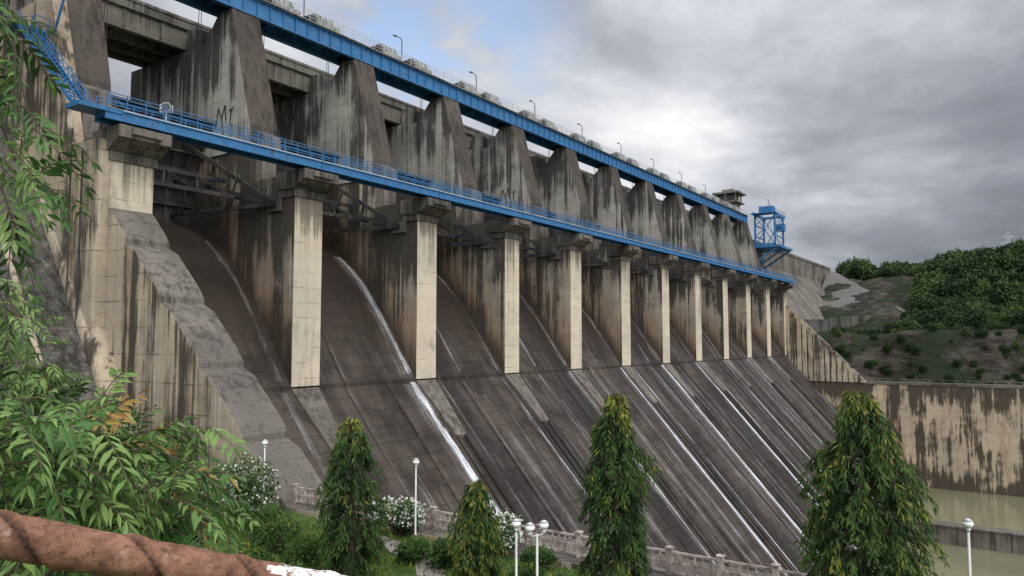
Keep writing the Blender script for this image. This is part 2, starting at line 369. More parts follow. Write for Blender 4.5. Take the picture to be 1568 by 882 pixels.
for k in range(14):
    mb.box(228.9,229.3,57.5-k*1.55,59.3-k*1.55,-12,9.6-k*1.62,1)
mb.obj('right_wall_coping',[C_top,C_wall],dam,fixn=True)

# ------------------------------------------------------------------ bridges
rb=empty('road_bridge'); mb=MB()
mb.box(-60,236,79.0,89.6,36.1,37.0,0)
for i in range(-5,NP-1):
    xa=P0+SP*i+.35; xb=xa+SP-.7
    for yy in(79.3,82.5,85.7,88.3): mb.box(xa,xb,yy,yy+.7,33.75,36.1,0)
    for k in(0,4.3,8.6,12.9,17.0): mb.box(xa+k-.01,xa+k+.3,79.22,88.5,34.1,36.05,0)
mb.box(-60,236,78.9,79.2,37,37.35,0)
mb.obj('deck',[C_deck],rb,fixn=True)
hb=empty('hoist_bridge'); mb=MB()
for yy in(70.4,73.6):
    mb.box(20,231,yy,yy+.12,36.55,38.5,0)
    mb.box(20,231,yy-.22,yy+.34,36.47,36.62,0); mb.box(20,231,yy-.22,yy+.34,38.42,38.56,0)
    x=20
    while x<231: mb.box(x-.04,x+.04,yy-.18,yy+.3,36.6,38.45,0); x+=1.8
x=21
while x<231: mb.box(x-.1,x+.1,70.6,73.6,36.9,37.3,0); x+=3.6
mb.box(20,231,69.9,74.4,38.58,38.74,1)
for yy in(69.95,74.3):
    x=20
    while x<=231: mb.box(x-.03,x+.03,yy-.03,yy+.03,38.74,39.9,2); x+=1.8
    for zz in(39.15,39.52,39.88): mb.box(20,231,yy-.025,yy+.025,zz-.025,zz+.025,2)
for i in range(-1,NP-1):
    for dx in(5.8,12.2):
        cx=P0+SP*i+dx
        if cx<20: continue
        n=7; pr=[(71.0,38.75)]+[(72.2-1.2*math.cos(math.pi*k/n),39.9+1.05*math.sin(math.pi*k/n)) for k in range(n+1)]+[(73.4,38.75)]
        mb.prism(pr,cx-1.35,cx+1.35,3)
        for q in(-.9,0,.9): mb.prism([(y,z+.06) for y,z in pr[1:-1]],cx+q-.07,cx+q+.07,4)
        mb.box(cx-1.55,cx+1.55,70.7,73.5,38.75,39.0,0)
        mb.box(cx+1.6,cx+2.5,71.2,72.5,38.75,40.0,3); mb.box(cx-2.3,cx-1.6,71.2,72.9,38.75,40.3,4)
for x in PX: mb.box(x-1.2,x+1.2,70.35,72.4,36.4,36.5,4)
mb.obj('girders_and_hoists',[BLUE,C_deck,GALV,HOIST,DSTEEL],hb,fixn=True)
def bridge_lamp():
    mb=MB(); mb.tube([(0,0,0),(0,0,5.0),(-.1,0,5.45),(-.45,0,5.65),(-1.1,0,5.65)],[.1,.08,.07,.06,.06],8,0)
    mb.hexa([(-1.8,-.16,5.52),(-1.05,-.16,5.56),(-1.05,.16,5.56),(-1.8,.16,5.52),(-1.75,-.1,5.72),(-1.05,-.1,5.76),(-1.05,.1,5.76),(-1.75,.1,5.72)],0)
    mb.box(-.18,.18,-.18,.18,0,.12,0)
    return mb.obj('street_lamp',[POLED])
bl=bridge_lamp(); bl.location=(42.2,74.1,38.75)
for k in range(1,11): copy_obj(bl,(42.2+18.05*k,74.1,38.75))

wk=empty('gate_walkway'); mb=MB()
for i in range(NP-1):
    xa=PX[i]+(-3.2 if i==0 else .06); xb=PX[i+1]-.06
    if i==NP-2: xb+=5
    for yy in(57.2,58.75):
        mb.box(xa,xb,yy,yy+.1,17.0,17.72,0); mb.box(xa,xb,yy-.12,yy+.22,16.94,17.02,0); mb.box(xa,xb,yy-.12,yy+.22,17.7,17.78,0)
    mb.box(xa,xb,57.1,59.0,17.79,17.87,1)
    x=xa+.1
    while x<xb:
        for yy in(57.12,58.95): mb.box(x-.035,x+.035,yy-.035,yy+.035,17.85,19.0,0)
        mb.box(x-.04,x+.04,57.3,58.75,17.2,17.5,0)
        x+=1.5
    for yy in(57.12,58.95):
        for zz in(18.3,18.68,19.0): mb.box(xa,xb,yy-.03,yy+.03,zz-.03,zz+.03,0)
for x in PX:
    mb.box(x-1.4,x+1.2,60.2,61.4,16.75,17.9,2); mb.box(x-.5,x+.9,62.2,63.7,16.6,18.4,2)
    mb.tube([(x-.6,60.8,17.9),(x+.5,60.8,17.9)],.4,10,2)
mb.obj('walkway_frame',[BLUE,GALV,DSTEEL],wk,fixn=True)
mb=MB(); mb.tube([(0,0,0),(0,0,1.2)],.06,8,0); mb.tube([(0,-.25,1.35),(0,.25,1.35)],[.42,.3],14,0); mb.tube([(0,-.27,1.35),(0,-.26,1.35)],.36,14,1); mb.box(-.5,-.44,-.1,.1,1,1.6,0); mb.box(.44,.5,-.1,.1,1,1.6,0); mb.box(-.5,.5,-.1,.1,.95,1.02,0)
o=mb.obj('floodlight',[GALV,WIN]); o.location=(33.2,58,17.87); o.rotation_euler=(0,0,math.radians(-40))
stt=empty('access_stair'); mb=MB()
def flight(p,q,w,n):
    p=Vector(p);q=Vector(q); 
    for sx in(0,w):
        o=Vector((sx,0,0)); mb.beam(p+o,q+o,.08,.32,0); 
        for h in(.55,1.0): mb.beam(p+o+Vector((0,0,h)),q+o+Vector((0,0,h)),.06,.06,0)
        for k in range(0,n+1,2):
            c=p.lerp(q,k/n)+o; mb.beam(c,c+Vector((0,0,1.0)),.06,.06,0)
            if k<n: mb.beam(c+Vector((0,0,1.0)),p.lerp(q,min(1,(k+2)/n))+o,.04,.04,0)
    for k in range(n+1):
        c=p.lerp(q,k/n); mb.box(c.x,c.x+w,c.y-.14,c.y+.14,c.z-.02,c.z+.03,0)
flight((26.6,59.2,17.8),(25.6,67.6,26.2),1.1,22)
mb.box(24.6,28.1,67.5,70.5,26.1,26.25,0)
for (a,b) in(((24.6,67.5),(24.6,70.5)),((24.6,70.5),(28.1,70.5)),((26.8,67.5),(28.1,67.5))):
    for h in(.5,1.05): mb.beam((*a,26.25+h),(*b,26.25+h),.06,.06,0)
for a in((24.6,67.5),(24.6,69),(24.6,70.5),(28,67.5),(26.4,70.5)): mb.beam((*a,26.2),(*a,27.3),.07,.07,0)
flight((23.3,70.4,26.2),(23.3,62.5,33.5),1.1,20)
mb.box(22.6,28.2,60.5,62.6,33.4,33.55,0)
for a in((22.7,60.6),(25,60.6),(28,60.6),(22.7,62.5),(28,62.5)): mb.beam((*a,33.4),(*a,34.7),.08,.08,0)
for h in(.6,1.2): mb.beam((22.7,60.6,33.5+h),(28,60.6,33.5+h),.06,.06,0)
for a in((22.8,62.3),(28,62.3)): mb.beam((a[0],a[1],33.4),(a[0],66.5,26),.16,.16,0)
mb.box(25.9,29.2,57.1,59.2,17.5,17.84,0)
mb.obj('steel_flights',[BLUE],stt,fixn=True)

tw=empty('control_tower',(0,0,4.5)); mb=MB()
mb.box(243,248.4,78,83.5,28,41.2,0); mb.box(241.8,249.6,76.8,84.7,41.2,41.8,0)
for x in(242.6,245.8,248.6):
    for y in(77.6,81,83.9): mb.box(x,x+.4,y,y+.4,41.8,44.3,0)
mb.box(243.2,248.2,78.6,83.2,41.8,43.9,1); mb.box(241.3,250.1,76.3,85.2,44.3,44.9,0); mb.box(243.5,247.5,78.8,82.5,44.9,46,0)
mb.box(244.4,246.8,77.9,78,35.8,38.6,1); mb.box(242.9,243,79.5,81.8,36,38.6,1)
mb.obj('tower_body',[C_deck,WIN],tw,fixn=True)
gc=empty('gantry_crane'); mb=MB()
x0,x1,y0,y1,z0,z1=270,281,72.5,79.5,34,45.5
for x in(x0,x1):
    for y in(y0,y1): mb.beam((x,y,z0),(x,y,z1),.6,.6,0)
    mb.beam((x,y0,z0+.3),(x,y1,z0+.3),.6,.7,0); mb.beam((x,y0,z1),(x,y1,z1),.5,.9,0); mb.beam((x,y0,z0),(x,y1,z1-.4),.25,.25,0); mb.beam((x,y1,z0),(x,y0,z1-.4),.25,.25,0)
for y in(y0,y1):
    for z in(z0+3.5,z0+7.5): mb.beam((x0,y,z),(x1,y,z),.35,.4,0)
    mb.beam((x0-2.5,y,z1),(x1+2.5,y,z1),.5,1.1,0); mb.beam((x0,y,z0+3.5),(x1,y,z0+7.5),.25,.25,0); mb.beam((x0,y,z0+7.5),(x1,y,z1),.25,.25,0)
mb.box(x0-2.4,x0+1.5,y0-1,y1+1,z1-.1,z1+.15,0); mb.box(x0+1.5,x0+5,y0+1,y1-1,z1+.5,z1+3,0); mb.box(x1-2.6,x1,y0-1,y0+2,z0+6,z0+8.6,0)
for k in range(12): mb.beam((x0-2.4+k*1.4,y0-.4,z1+.5),(x0-2.4+k*1.4,y0-.4,z1+1.6),.08,.08,0)
mb.beam((x0-2.4,y0-.4,z1+1.6),(x1+2.5,y0-.4,z1+1.6),.08,.08,0); mb.beam((x0+2,y0+2,z1+3),(x0-1,y0+2,z1+5),.2,.2,0)
mb.box(x0-4,x1+3,y0-2.5,y1+1,z0-1.2,z0-.4,0)
for x in(x0-3,x0+4,x1+2): mb.beam((x,y0-2,z0-1),(x,y1+2,z0-8),.5,.6,0)
mb.obj('crane_frame',[BLUE],gc,fixn=True)

# ------------------------------------------------------------------ terrain
def grid(name,x0,x1,y0,y1,nx,ny,fz,mat):
    mb=MB(); 
    for j in range(ny+1):
        for i in range(nx+1):
            x=x0+(x1-x0)*i/nx; y=y0+(y1-y0)*j/ny; mb.v.append((x,y,fz(x,y)))
    for j in range(ny):
        for i in range(nx):
            a=j*(nx+1)+i; mb.f.append((a,a+1,a+nx+2,a+nx+1)); mb.m.append(0)
    return mb.obj(name,[mat],smooth=True)
def sm(a,b,t): t=max(0,min(1,(t-a)/(b-a))); return t*t*(3-2*t)
grid('ground',-4000,4000,-4000,4000,8,8,lambda x,y:-46,EARTH)
def gz(x,y):
    d=math.hypot(x,y); z=-10.2
    if x<14: z+=3.0*sm(14,0,x)*sm(15,40,y)
    hill=sm(17,1.8,d); z=z+(-1.62-z)*hill
    bh=sm(2,-12,x*.82+y*.57); z=z+(-1.62-z)*bh
    if d>4: z+=.12*mnoise.noise(Vector((x*.3,y*.3,0)))
    return z
grid('garden_terrain',-140,29.6,-140,62,170,200,gz,LAWN)
mb=MB(); mb.box(30,800,-1500,40,-47,-39.6,0); mb.obj('river_water',[WATER])
mb=MB(); mb.box(168.5,171,-300,24,-44,-36.2,0); mb.box(168.2,171.3,-300,24.1,-36.2,-35.9,1); mb.obj('divide_wall',[C_dark,C_top],fixn=True)
def hz(x,y):
    n=mnoise.noise(Vector((x*.02,y*.02,1)))*5+mnoise.noise(Vector((x*.07,y*.07,2)))*2.6+mnoise.noise(Vector((x*.2,y*.2,5)))*.9
    z=-12.5
    z+=15*sm(238,252,x+n*1.4); z+=9*sm(275,335,x); z+=18*sm(320,400,x+n*4); z+=n*.8*sm(238,270,x)
    z+=12*sm(-40,-260,y)*sm(260,420,x)
    return z
grid('hill',232.5,700,-300,75,230,190,hz,ROCK)
def ez(y): return 10+(y-36)*(25.8/46)
mb=MB()
A=(402,82,35.8);B=(900,82,35.8);C=(900,36,10);D=(322,36,10);E=(322,72,10); F=(402,92,35.8);G=(900,92,35.8)
mb.face([A,B,C,D][::-1]); mb.face([A,D,E][::-1]); mb.face([A,F,G,B][::-1]); mb.obj('rockfill_embankment',[RFILL])
mb=MB()
mb.hexa([(292,60,-6),(330,33,-6),(331,34.5,-6),(293,61.5,-6),(292,60,8),(330,33,11),(331,34.5,11),(293,61.5,8)],0)
mb.hexa([(262,66,-8),(292,60,-8),(292,64,-8),(262,70,-8),(262,66,7),(292,60,7.5),(292,64,7.5),(262,70,7)],0)
for k in range(9): mb.beam((292+k*4.2,59.6-k*3,-4),(292+k*4.2,59.6-k*3,8.2+k*.3),.7,.5,0)
mb.obj('retaining_wall',[C_flank],fixn=True)

# ------------------------------------------------------------------ vegetation helpers
def rv(): 
    while 1:
        v=Vector((U(-1,1),U(-1,1),U(-1,1)))
        if .05<v.length<1: return v.normalized()
def leafquad(mb,c,d,size,wd,m):
    d=d.normalized(); s=d.cross(rv()); 
    if s.length<.01: s=d.cross(Vector((0,0,1)))
    s=s.normalized()*wd*.5
    mb.face([c,c+d*size*.45+s,c+d*size,c+d*size*.45-s],m)
def leaf2(mb,c,d,size,wd,m,droop=.3,side=None):
    d=d.normalized(); s=(side or d.cross(rv())).normalized()*wd*.5
    e=c+d*size*.5; dn=Vector((0,0,-1)); t=c+d*size+dn*size*droop
    n=s.cross(d).normalized()*wd*.18
    e=e+dn*size*droop*.25
    mb.face([c,e+s+n,t,e],m); mb.face([c,e,t,e-s+n],m)
def blob(mb,c,rx,ry,rz,n,size,mats,lumps=9,wd=.6,flower=None,fp_=0):
    c=Vector(c); rnd=[(rv(),U(.45,.75)) for _ in range(lumps)]
    for _ in range(n):
        lv,lr=random.choice(rnd)
        p=lv*(1-lr*.55)*U(.6,1)*.8+rv()*lr*U(.55,1.0)**.5*.75
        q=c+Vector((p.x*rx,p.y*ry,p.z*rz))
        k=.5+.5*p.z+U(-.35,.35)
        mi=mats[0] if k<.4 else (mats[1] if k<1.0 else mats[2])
        d=(rv()+Vector((0,0,.15))+p.normalized()*.6)
        if flower is not None and R()<fp_ and p.z>-.3: 
            leafquad(mb,q+p.normalized()*.1,d,size*.9,size*.9,flower)
        else: leafquad(mb,q,d,size*U(.7,1.3),size*wd,mi)
protos=[]
forest=empty('forest')
for k in range(5):
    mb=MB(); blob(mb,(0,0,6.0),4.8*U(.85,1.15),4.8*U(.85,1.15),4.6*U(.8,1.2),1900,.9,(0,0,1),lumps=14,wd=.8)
    mb.tube([(0,0,-2),(0.2,0,3),(.1,.1,7)],[.4,.3,.12],6,2)
    for j in range(4): e=rv(); mb.tube([(0.1,0,3.5),(e.x*2,e.y*2,6.5)],[.18,.06],5,2)
    mt1,mt2=(LF_F,LF_F2) if k<3 else (LF_F2,LF_F2)
    p=mb.obj('forest_crown',[mt1,mt2,BARK],forest); p.location=(430+k*6,-20*k,26); protos.append(p)
def fx(s,a): p=site(s,a*s); return p.x,p.y
cnt=0
while cnt<1700:
    s=U(270,480); a=U(.40,.95); x,y=fx(s,a)
    if x<300 or x>690 or y>80: continue
    if x<405 and y>34: continue            # keep the rockfill slope and flank clear
    if y>34 and x<440 and R()<.6: continue
    z=max(hz(x,y),ez(y)) if y>36 else hz(x,y)
    copy_obj(random.choice(protos),(x,y,z-2),U(0,6.3),U(.8,1.4) if x>330 else U(.5,.95),forest,'forest_crown'); cnt+=1
for k in range(420):   # trees on the lower bench
    x=U(262,318); y=U(-90,36); copy_obj(random.choice(protos),(x,y,hz(x,y)-2),U(0,6.3),U(.35,.8),forest,'forest_crown')
for k in range(520):   # scrub clinging to the cliff
    x=U(236,268); y=U(-120,50); copy_obj(random.choice(protos),(x,y,hz(x,y)-1.3),U(0,6.3),U(.1,.34),forest,'forest_crown')
for (x,y) in((474,86),(478,88),(481,86)):
    copy_obj(random.choice(protos),(x,y,34),U(0,6),1.2,forest,'forest_crown')
for k in range(60): copy_obj(random.choice(protos),(U(500,680),U(80,92),33.5),U(0,6),U(.5,1.0),forest,'forest_crown')
mb=MB(); bx,by=site(450,304)[:2]; bz=32; H=34
for sx in(-1,1):
    for sy in(-1,1): mb.beam((bx+sx*3,by+sy*3,bz),(bx+sx*.4,by+sy*.4,bz+H),.4,.4,0)
for k in range(8):
    z=bz+H*k/8; r=3-2.6*k/8; r2=3-2.6*(k+1)/8; z2=bz+H*(k+1)/8
    for s_ in(-1,1):
        mb.beam((bx-r,by+s_*r,z),(bx+r2,by+s_*r2,z2),.2,.2,0); mb.beam((bx+r,by+s_*r,z),(bx-r2,by+s_*r2,z2),.2,.2,0)
for h,w in((22,6),(27,5),(31,4)): mb.beam((bx-w*.57,by+w*.82,bz+h),(bx+w*.57,by-w*.82,bz+h),.35,.35,0)
mb.obj('power_pylon',[GALV])

# mast trees (columnar, hanging leaves)
def mast_tree(loc,H,Rm,n=150,seed=1,young=.2,sc=1.0,pk=.45):
    random.seed(seed); mb=MB()
    lean=U(-.15,.15)
    mb.tube([(0,0,-.5),(0,0,H*.3),(lean*.4,0,H*.7),(lean,0,H*.98)],[.13,.11,.06,.015],8,3)
    tufts=[(U(0,1),U(0,6.283),U(-.34,.36)) for _ in range(46)]
    for k in range(n):
        t=(k+R())/n; z=H*(.04+.94*t)
        prof=min(1,.8+t*.6) if t<pk else 1-.82*((t-pk)/(1-pk))**1.5
        an=U(0,6.283); f=1.0; yy=0
        for (tt,ta,tm) in tufts:
            da=(an-ta+math.pi)%(2*math.pi)-math.pi
            g=math.exp(-((t-tt)/.045)**2-(da/.55)**2); f+=tm*g*1.3; yy+=g*(1 if tm>.18 else 0)
        rr=Rm*prof*U(.6,1.0)*max(.5,f)+.08
        o=Vector((math.cos(an),math.sin(an),0))
        b0=Vector((lean*t,0,z)); pts=[b0,b0+o*rr*.5+Vector((0,0,.14)),b0+o*rr*.85-Vector((0,0,.0)),b0+o*rr-Vector((0,0,.4+.35*R()))]
        mb.tube(pts,[.02,.014,.009,.004],4,3,False)
        base=R()
        nl=int((13+26*rr/Rm)*sc)
        for j in range(nl):
            u=U(.2,1)*3; i=min(2,int(u)); q=pts[i].lerp(pts[i+1],u-i)
            tang=Vector((-o.y,o.x,0)); d=o*U(.0,.8)+tang*U(-.8,.8)+Vector((0,0,U(-1.2,-.2)))
            ext=u/3
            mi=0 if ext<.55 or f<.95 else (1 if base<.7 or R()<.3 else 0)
            if ext>.7 and (base<young*1.6 or yy>.5) and R()<.4: mi=2
            if t>.93 and R()<.5: mi=2
            leaf2(mb,q+rv()*.09,d,U(.2,.33),U(.05,.075),mi,.15)
    o=mb.obj('mast_tree',[LF_D,LF_M,LF_Y,BARK]); o.location=loc; return o
def gp(s,r): p=site(s,r); p.z=gz(p.x,p.y); return p
mast_tree(gp(33,-7.0),6.9,1.4,270,3,.08,1.0,.55)
mast_tree(gp(32,-1.5),4.25,1.15,190,4,.9,1.0,.5)
mast_tree(gp(27,3.68),8.3,1.2,340,5,.12,1.0,.6)
mast_tree(gp(23.5,10.95),8.65,1.85,440,6,.15,1.25,.62)
random.seed(11)
def bush(name,loc,rx,rz,n,size,fp_=0,mats=(LF_D,LF_M,LF_Y)):
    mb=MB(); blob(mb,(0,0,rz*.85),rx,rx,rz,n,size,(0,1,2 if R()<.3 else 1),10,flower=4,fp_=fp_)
    for k in range(6): e=rv(); mb.tube([(0,0,-.3),(e.x*rx*.4,e.y*rx*.4,rz*.9)],[.05,.02],5,3)
    o=mb.obj(name,[*mats,BARK,PETAL]); o.location=loc; return o
bush('flowering_bush',gp(39,-5.9),1.5,1.35,3600,.16,.3)
bush('flowering_bush',gp(36,-.5),1.3,1.15,3000,.15,.25)
bush('frangipani_tree',gp(40.5,-14.6),2.3,2.3,4600,.18,.16)
for (s,r,rx,rz) in((38,-12.2,1.6,1.3),(36,-11.2,1.5,1.0),(33.5,-9.3,1.1,.9),(37,-8.2,1.3,.8),(35,-4.6,1.0,.7),(34,-3.2,.9,.7),(36,-7,1.1,.7),(31,-8.8,.9,.6),(30.5,.6,.9,.7),(28.5,1.6,.8,.8),(26,14.7,1.3,1.2),(25.2,16.6,1.4,.8),(33,-11.6,1.2,.8),(29,-9.6,.9,.7),(33.5,1.2,1.0,.6),(28,-1.0,.8,.5)):
    bush('shrub',gp(s,r),rx,rz,1800,.15,.0)
mb=MB()
for (s,r,z,rr,n,sz) in((44,-21.5,-8,3.4,3800,.24),(40,-18.5,-8.5,2.6,3000,.22),(46,-25.5,-6.2,3.6,3800,.25),(44,-29.5,-5,4,3800,.25),(30,-19,-5.6,3.0,3500,.2),(22,-14.6,-5,2.4,3500,.15),(18,-10.6,-6.2,2.0,3500,.13),(25,-14,-7.5,2.2,3000,.16),(14,-8.2,-4.0,1.4,3000,.1),(34,-16,-9,1.8,2200,.18),(12,-7.0,-4.2,1.3,2600,.09),(45,-32,-1.0,2.6,2600,.22),(43,-27,-2.8,2.0,2200,.2)):
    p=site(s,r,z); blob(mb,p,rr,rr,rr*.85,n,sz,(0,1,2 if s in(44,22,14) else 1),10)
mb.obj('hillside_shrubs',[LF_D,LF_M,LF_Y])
mb=MB()
for _ in range(16000):
    s=U(14,42); r=U(-.5,.35)*s; p=gp(s,r)
    if p.x>29: continue
    d=Vector((U(-.5,.5),U(-.5,.5),1)); leafquad(mb,p,d,U(.12,.35),U(.03,.09),random.choice((0,1,1,1,2)))
mb.obj('grass_tufts',[LF_D,LF_M,LF_Y])
mb=MB(); pts=[site(s,r) for s,r in((22,-2),(27,-2.6),(31,-3.2),(35,-3.9),(38,-6.6),(41,-9.5),(44,-11))]
sub=[]
for p,q in zip(pts,pts[1:]):
    for k in range(6): sub.append(p.lerp(q,k/6))
for p,q in zip(sub,sub[1:]):
    t=(q-p).normalized(); n_=Vector((-t.y,t.x,0))*.6
    def g_(v): return (v.x,v.y,gz(v.x,v.y)+.05)
    mb.face([g_(p-n_),g_(p+n_),g_(q+n_),g_(q-n_)],0)
mb.obj('garden_path',[PAVE])

# neem tree in the foreground
mb=MB()
def compound(base,d,length,ls,tone):
    d=d.normalized(); side=d.cross(Vector((0,0,1)))
    if side.length<.1: side=Vector((1,0,0))
    side.normalize(); ang=U(-.9,.9); side=(Matrix.Rotation(ang,3,d)@side)
    n=6; pts=[]
    for k in range(n+1):
        t=k/n; pts.append(base+d*length*t+Vector((0,0,-1))*length*.35*t*t)
    mb.tube(pts,[.0022]*(n+1),4,3,False)
    for k in range(1,n+1):
        tg=(pts[k]-pts[k-1]).normalized()
        for sg in(-1,1):
            if R()<.06: continue
            dd=(side*sg*.9+tg*U(.35,.7)+rv()*.22+Vector((0,0,-.35)))
            tt=tone if R()<.85 else random.choice((0,1))
            sz=ls*U(.7,1.15)*(1.0-.35*abs(k/n-.5))
            b=pts[k]; dn=dd.normalized(); s2=dn.cross(side.cross(tg)).normalized()*sz*.14
            cpt=b+dn*sz*.45+tg*sz*.03; tip=b+dn*sz+tg*sz*.22+Vector((0,0,-sz*.2)); up=side.cross(tg).normalized()*sz*.06
            q=b+dn*sz*.75+tg*sz*.09
            mb.face([b,cpt+s2+up,cpt-up*.2],tt); mb.face([b,cpt-up*.2,cpt-s2+up],tt)
            mb.face([cpt+s2+up,q+s2*.7+up*.5,q-up*.2,cpt-up*.2],tt); mb.face([cpt-up*.2,q-up*.2,q-s2*.7+up*.5,cpt-s2+up],tt)
            mb.face([q+s2*.7+up*.5,tip,q-up*.2],tt); mb.face([q-up*.2,tip,q-s2*.7+up*.5],tt)
    tg=(pts[-1]-pts[-2]).normalized(); leaf2(mb,pts[-1],tg,ls*.8,ls*.25,tone,.1)
def twig(pts,r0,nleaf,length=.2,ls=.06,red=.0,start=.25,light=.3):
    pts=[site(*p) for p in pts]; k=len(pts)-1
    mb.tube(pts,[r0*(1-.8*i/k) for i in range(k+1)],6,3)
    for j in range(nleaf):
        u=(start+(1-start)*(j+R())/nleaf)*k; i=min(k-1,int(u)); q=pts[i].lerp(pts[i+1],u-i); tg=(pts[i+1]-pts[i]).normalized()
        d=tg*U(.2,.9)+rv()*.9+Vector((0,0,.1))
        tone=4 if (R()<red and u/k>.75) else (1 if R()<light else (0 if R()<.65 else 2))
        compound(q,d,length*U(.75,1.2),ls*U(.8,1.15),tone)
twig([(4.2,-4.3,-1.0),(4.0,-4.1,1.0),(3.6,-3.5,2.1),(3.2,-2.7,2.0)],.05,4)
twig([(3.3,-2.9,2.0),(3.1,-2.35,1.65),(3.0,-2.08,1.25),(3.0,-1.98,.85)],.012,19,.22,.08,0,.3,.45)
twig([(3.2,-2.7,1.9),(3.1,-2.3,1.2),(3.05,-2.08,.75),(3.05,-1.9,.6)],.010,15,.22,.08,0,.35,.45)
twig([(3.3,-2.9,1.0),(3.2,-2.4,.95),(3.15,-2.2,.65),(3.15,-2.12,.45)],.010,13,.22,.08,0,.3,.4)
twig([(4.5,-3.9,.8),(4.4,-3.2,.5),(4.4,-2.95,.1)],.010,14,.2,.075,0,.3,.6)
twig([(4.8,-3.9,.3),(4.7,-3.2,.25),(4.7,-2.98,-.15),(4.7,-2.9,-.35)],.010,16,.2,.075,0,.3,.6)
twig([(5.3,-4.2,-.3),(5.2,-3.5,-.15),(5.2,-3.25,-.3)],.010,18,.22,.075,0,.2,.7)
twig([(5.6,-4.4,.1),(5.5,-3.8,.3),(5.5,-3.5,.1)],.010,14,.2,.07,0,.2,.6)
random.seed(5)
for k in range(40):
    s=U(2.3,4.6); a1=U(-.66,-.38); b1=U(-.27,-.11)
    if a1>-.5: b1=U(-.25,-.15)
    st=(s+U(0,.3),-.78*s-U(.1,.5),(b1-.09)*s-U(0,.3)); 
    mid=(s+.1,(a1-.14)*s,(b1-.01)*s); end=(s,a1*s,b1*s)
    twig([st,mid,end],.008,12,.23,.08,.03,.25,.4)
for (a1,b1,s) in((-.36,-.125,3.2),(-.47,-.095,3.1),(-.40,-.2,3.0),(-.44,-.155,2.7),(-.36,-.21,3.3),(-.57,-.085,3.3),(-.5,-.13,2.6),(-.33,-.24,3.4)):
    twig([(s,(a1-.3)*s,(b1-.14)*s),(s,(a1-.14)*s,(b1+.0)*s),(s,(a1-.04)*s,(b1+.01)*s)],.007,11,.22,.08,.12,.35,.45)
mb.obj('neem_tree',[LF_N,LF_N2,LF_D,BARK,LF_R])

# ------------------------------------------------------------------ garden furniture
def globe_lamp(loc,h,heads=1,name='garden_lamp'):
    mb=MB(); mb.tube([(0,0,0),(0,0,.5),(0,0,.55),(0,0,h-.3)],[.08,.08,.045,.04],10,0)
    cs=[(0,0)] if heads==1 else [(-.28,.1),(.28,-.1)]
    if heads==2: mb.tube([(-.28,.1,h-.2),(-.2,.07,h-.35),(.2,-.07,h-.35),(.28,-.1,h-.2)],.025,6,0)
    for cx,cy in cs:
        mb.tube([(cx,cy,h-.32),(cx,cy,h-.2)],[.05,.09],10,0); mb.ball((cx,cy,h-.05),.17,1,14,10,.8)
        mb.tube([(cx,cy,h+.06),(cx,cy,h+.13)],[.16,.02],12,0)
    o=mb.obj(name,[POLE,GLOBE],smooth=True); o.location=loc; return o
globe_lamp(gp(37.5,-4.8),4.1); globe_lamp(gp(41.5,-13.7),4.6); globe_lamp(gp(25.6,.85),3.95,2); globe_lamp(gp(26.2,.15),3.9); globe_lamp(gp(25.8,15.6),4.0)
fe=empty('garden_fence'); mb=MB(); y=37
while y>-90:
    z=-9.93
    mb.box(30.1,30.34,y-.11,y+.11,z,z+1.1,0); mb.box(30.06,30.38,y-.15,y+.15,z+1.1,z+1.16,0)
    for zz in(.12,.52,.95): mb.box(30.17,30.27,y-2.07,y-.12,z+zz-.045,z+zz+.045,0)
    for k in range(1,6): mb.box(30.18,30.26,y-.12-k*.33-.035,y-.12-k*.33+.035,z+.17,z+.9,0)
    y-=2.2
mb.obj('fence_panels',[FENCE],fe,fixn=True)

# pipe railing
pr=empty('pipe_railing')
A=site(1.072,-.727,-.277); B=site(1.334,-.349,-.437); d=(B-A).normalized()
n=320; seg=40; S=A-d*.9; Ltot=2.2
a=d.cross(Vector((0,0,1))).normalized(); b=a.cross(d); vs=[]; fs=[]; ms=[]; gr=[]
for i in range(n+1):
    t=Ltot*i/n; c=S+d*t
    for j in range(seg):
        th=2*math.pi*j/seg; rr=.031
        ph=(th+t*2*math.pi/.17+.5*mnoise.noise(Vector((t*4,0,0))))%(2*math.pi)
        g=math.exp(-((ph-math.pi)/.2)**2)
        ridge=math.exp(-((ph-math.pi-.5)/.3)**2)
        rr*=1-.24*g+.14*ridge
        rr*=1+.06*mnoise.noise(Vector((math.cos(th)*2,math.sin(th)*2,t*22)))
        vs.append(c+(a*math.cos(th)+b*math.sin(th))*rr); gr.append(g)
for i in range(n):
    for j in range(seg):
        j2=(j+1)%seg; fs.append((i*seg+j,i*seg+j2,(i+1)*seg+j2,(i+1)*seg+j))
        ms.append(1 if Ltot*i/n>.9+.40+.02*math.sin(j*.9) else 0)
mb=MB(); mb.v=[tuple(v) for v in vs]; mb.f=fs; mb.m=ms
o=mb.obj('handrail',[RUST,PAINT],pr,smooth=True); at=o.data.attributes.new('groove','FLOAT','POINT'); at.data.foreach_set('value',gr)
mb=MB()
for t in(.1,2.1):
    c=S+d*t; mb.tube([c,(c.x,c.y,-1.8)],.022,12,0)
mb.obj('posts',[RUST],pr,smooth=True)

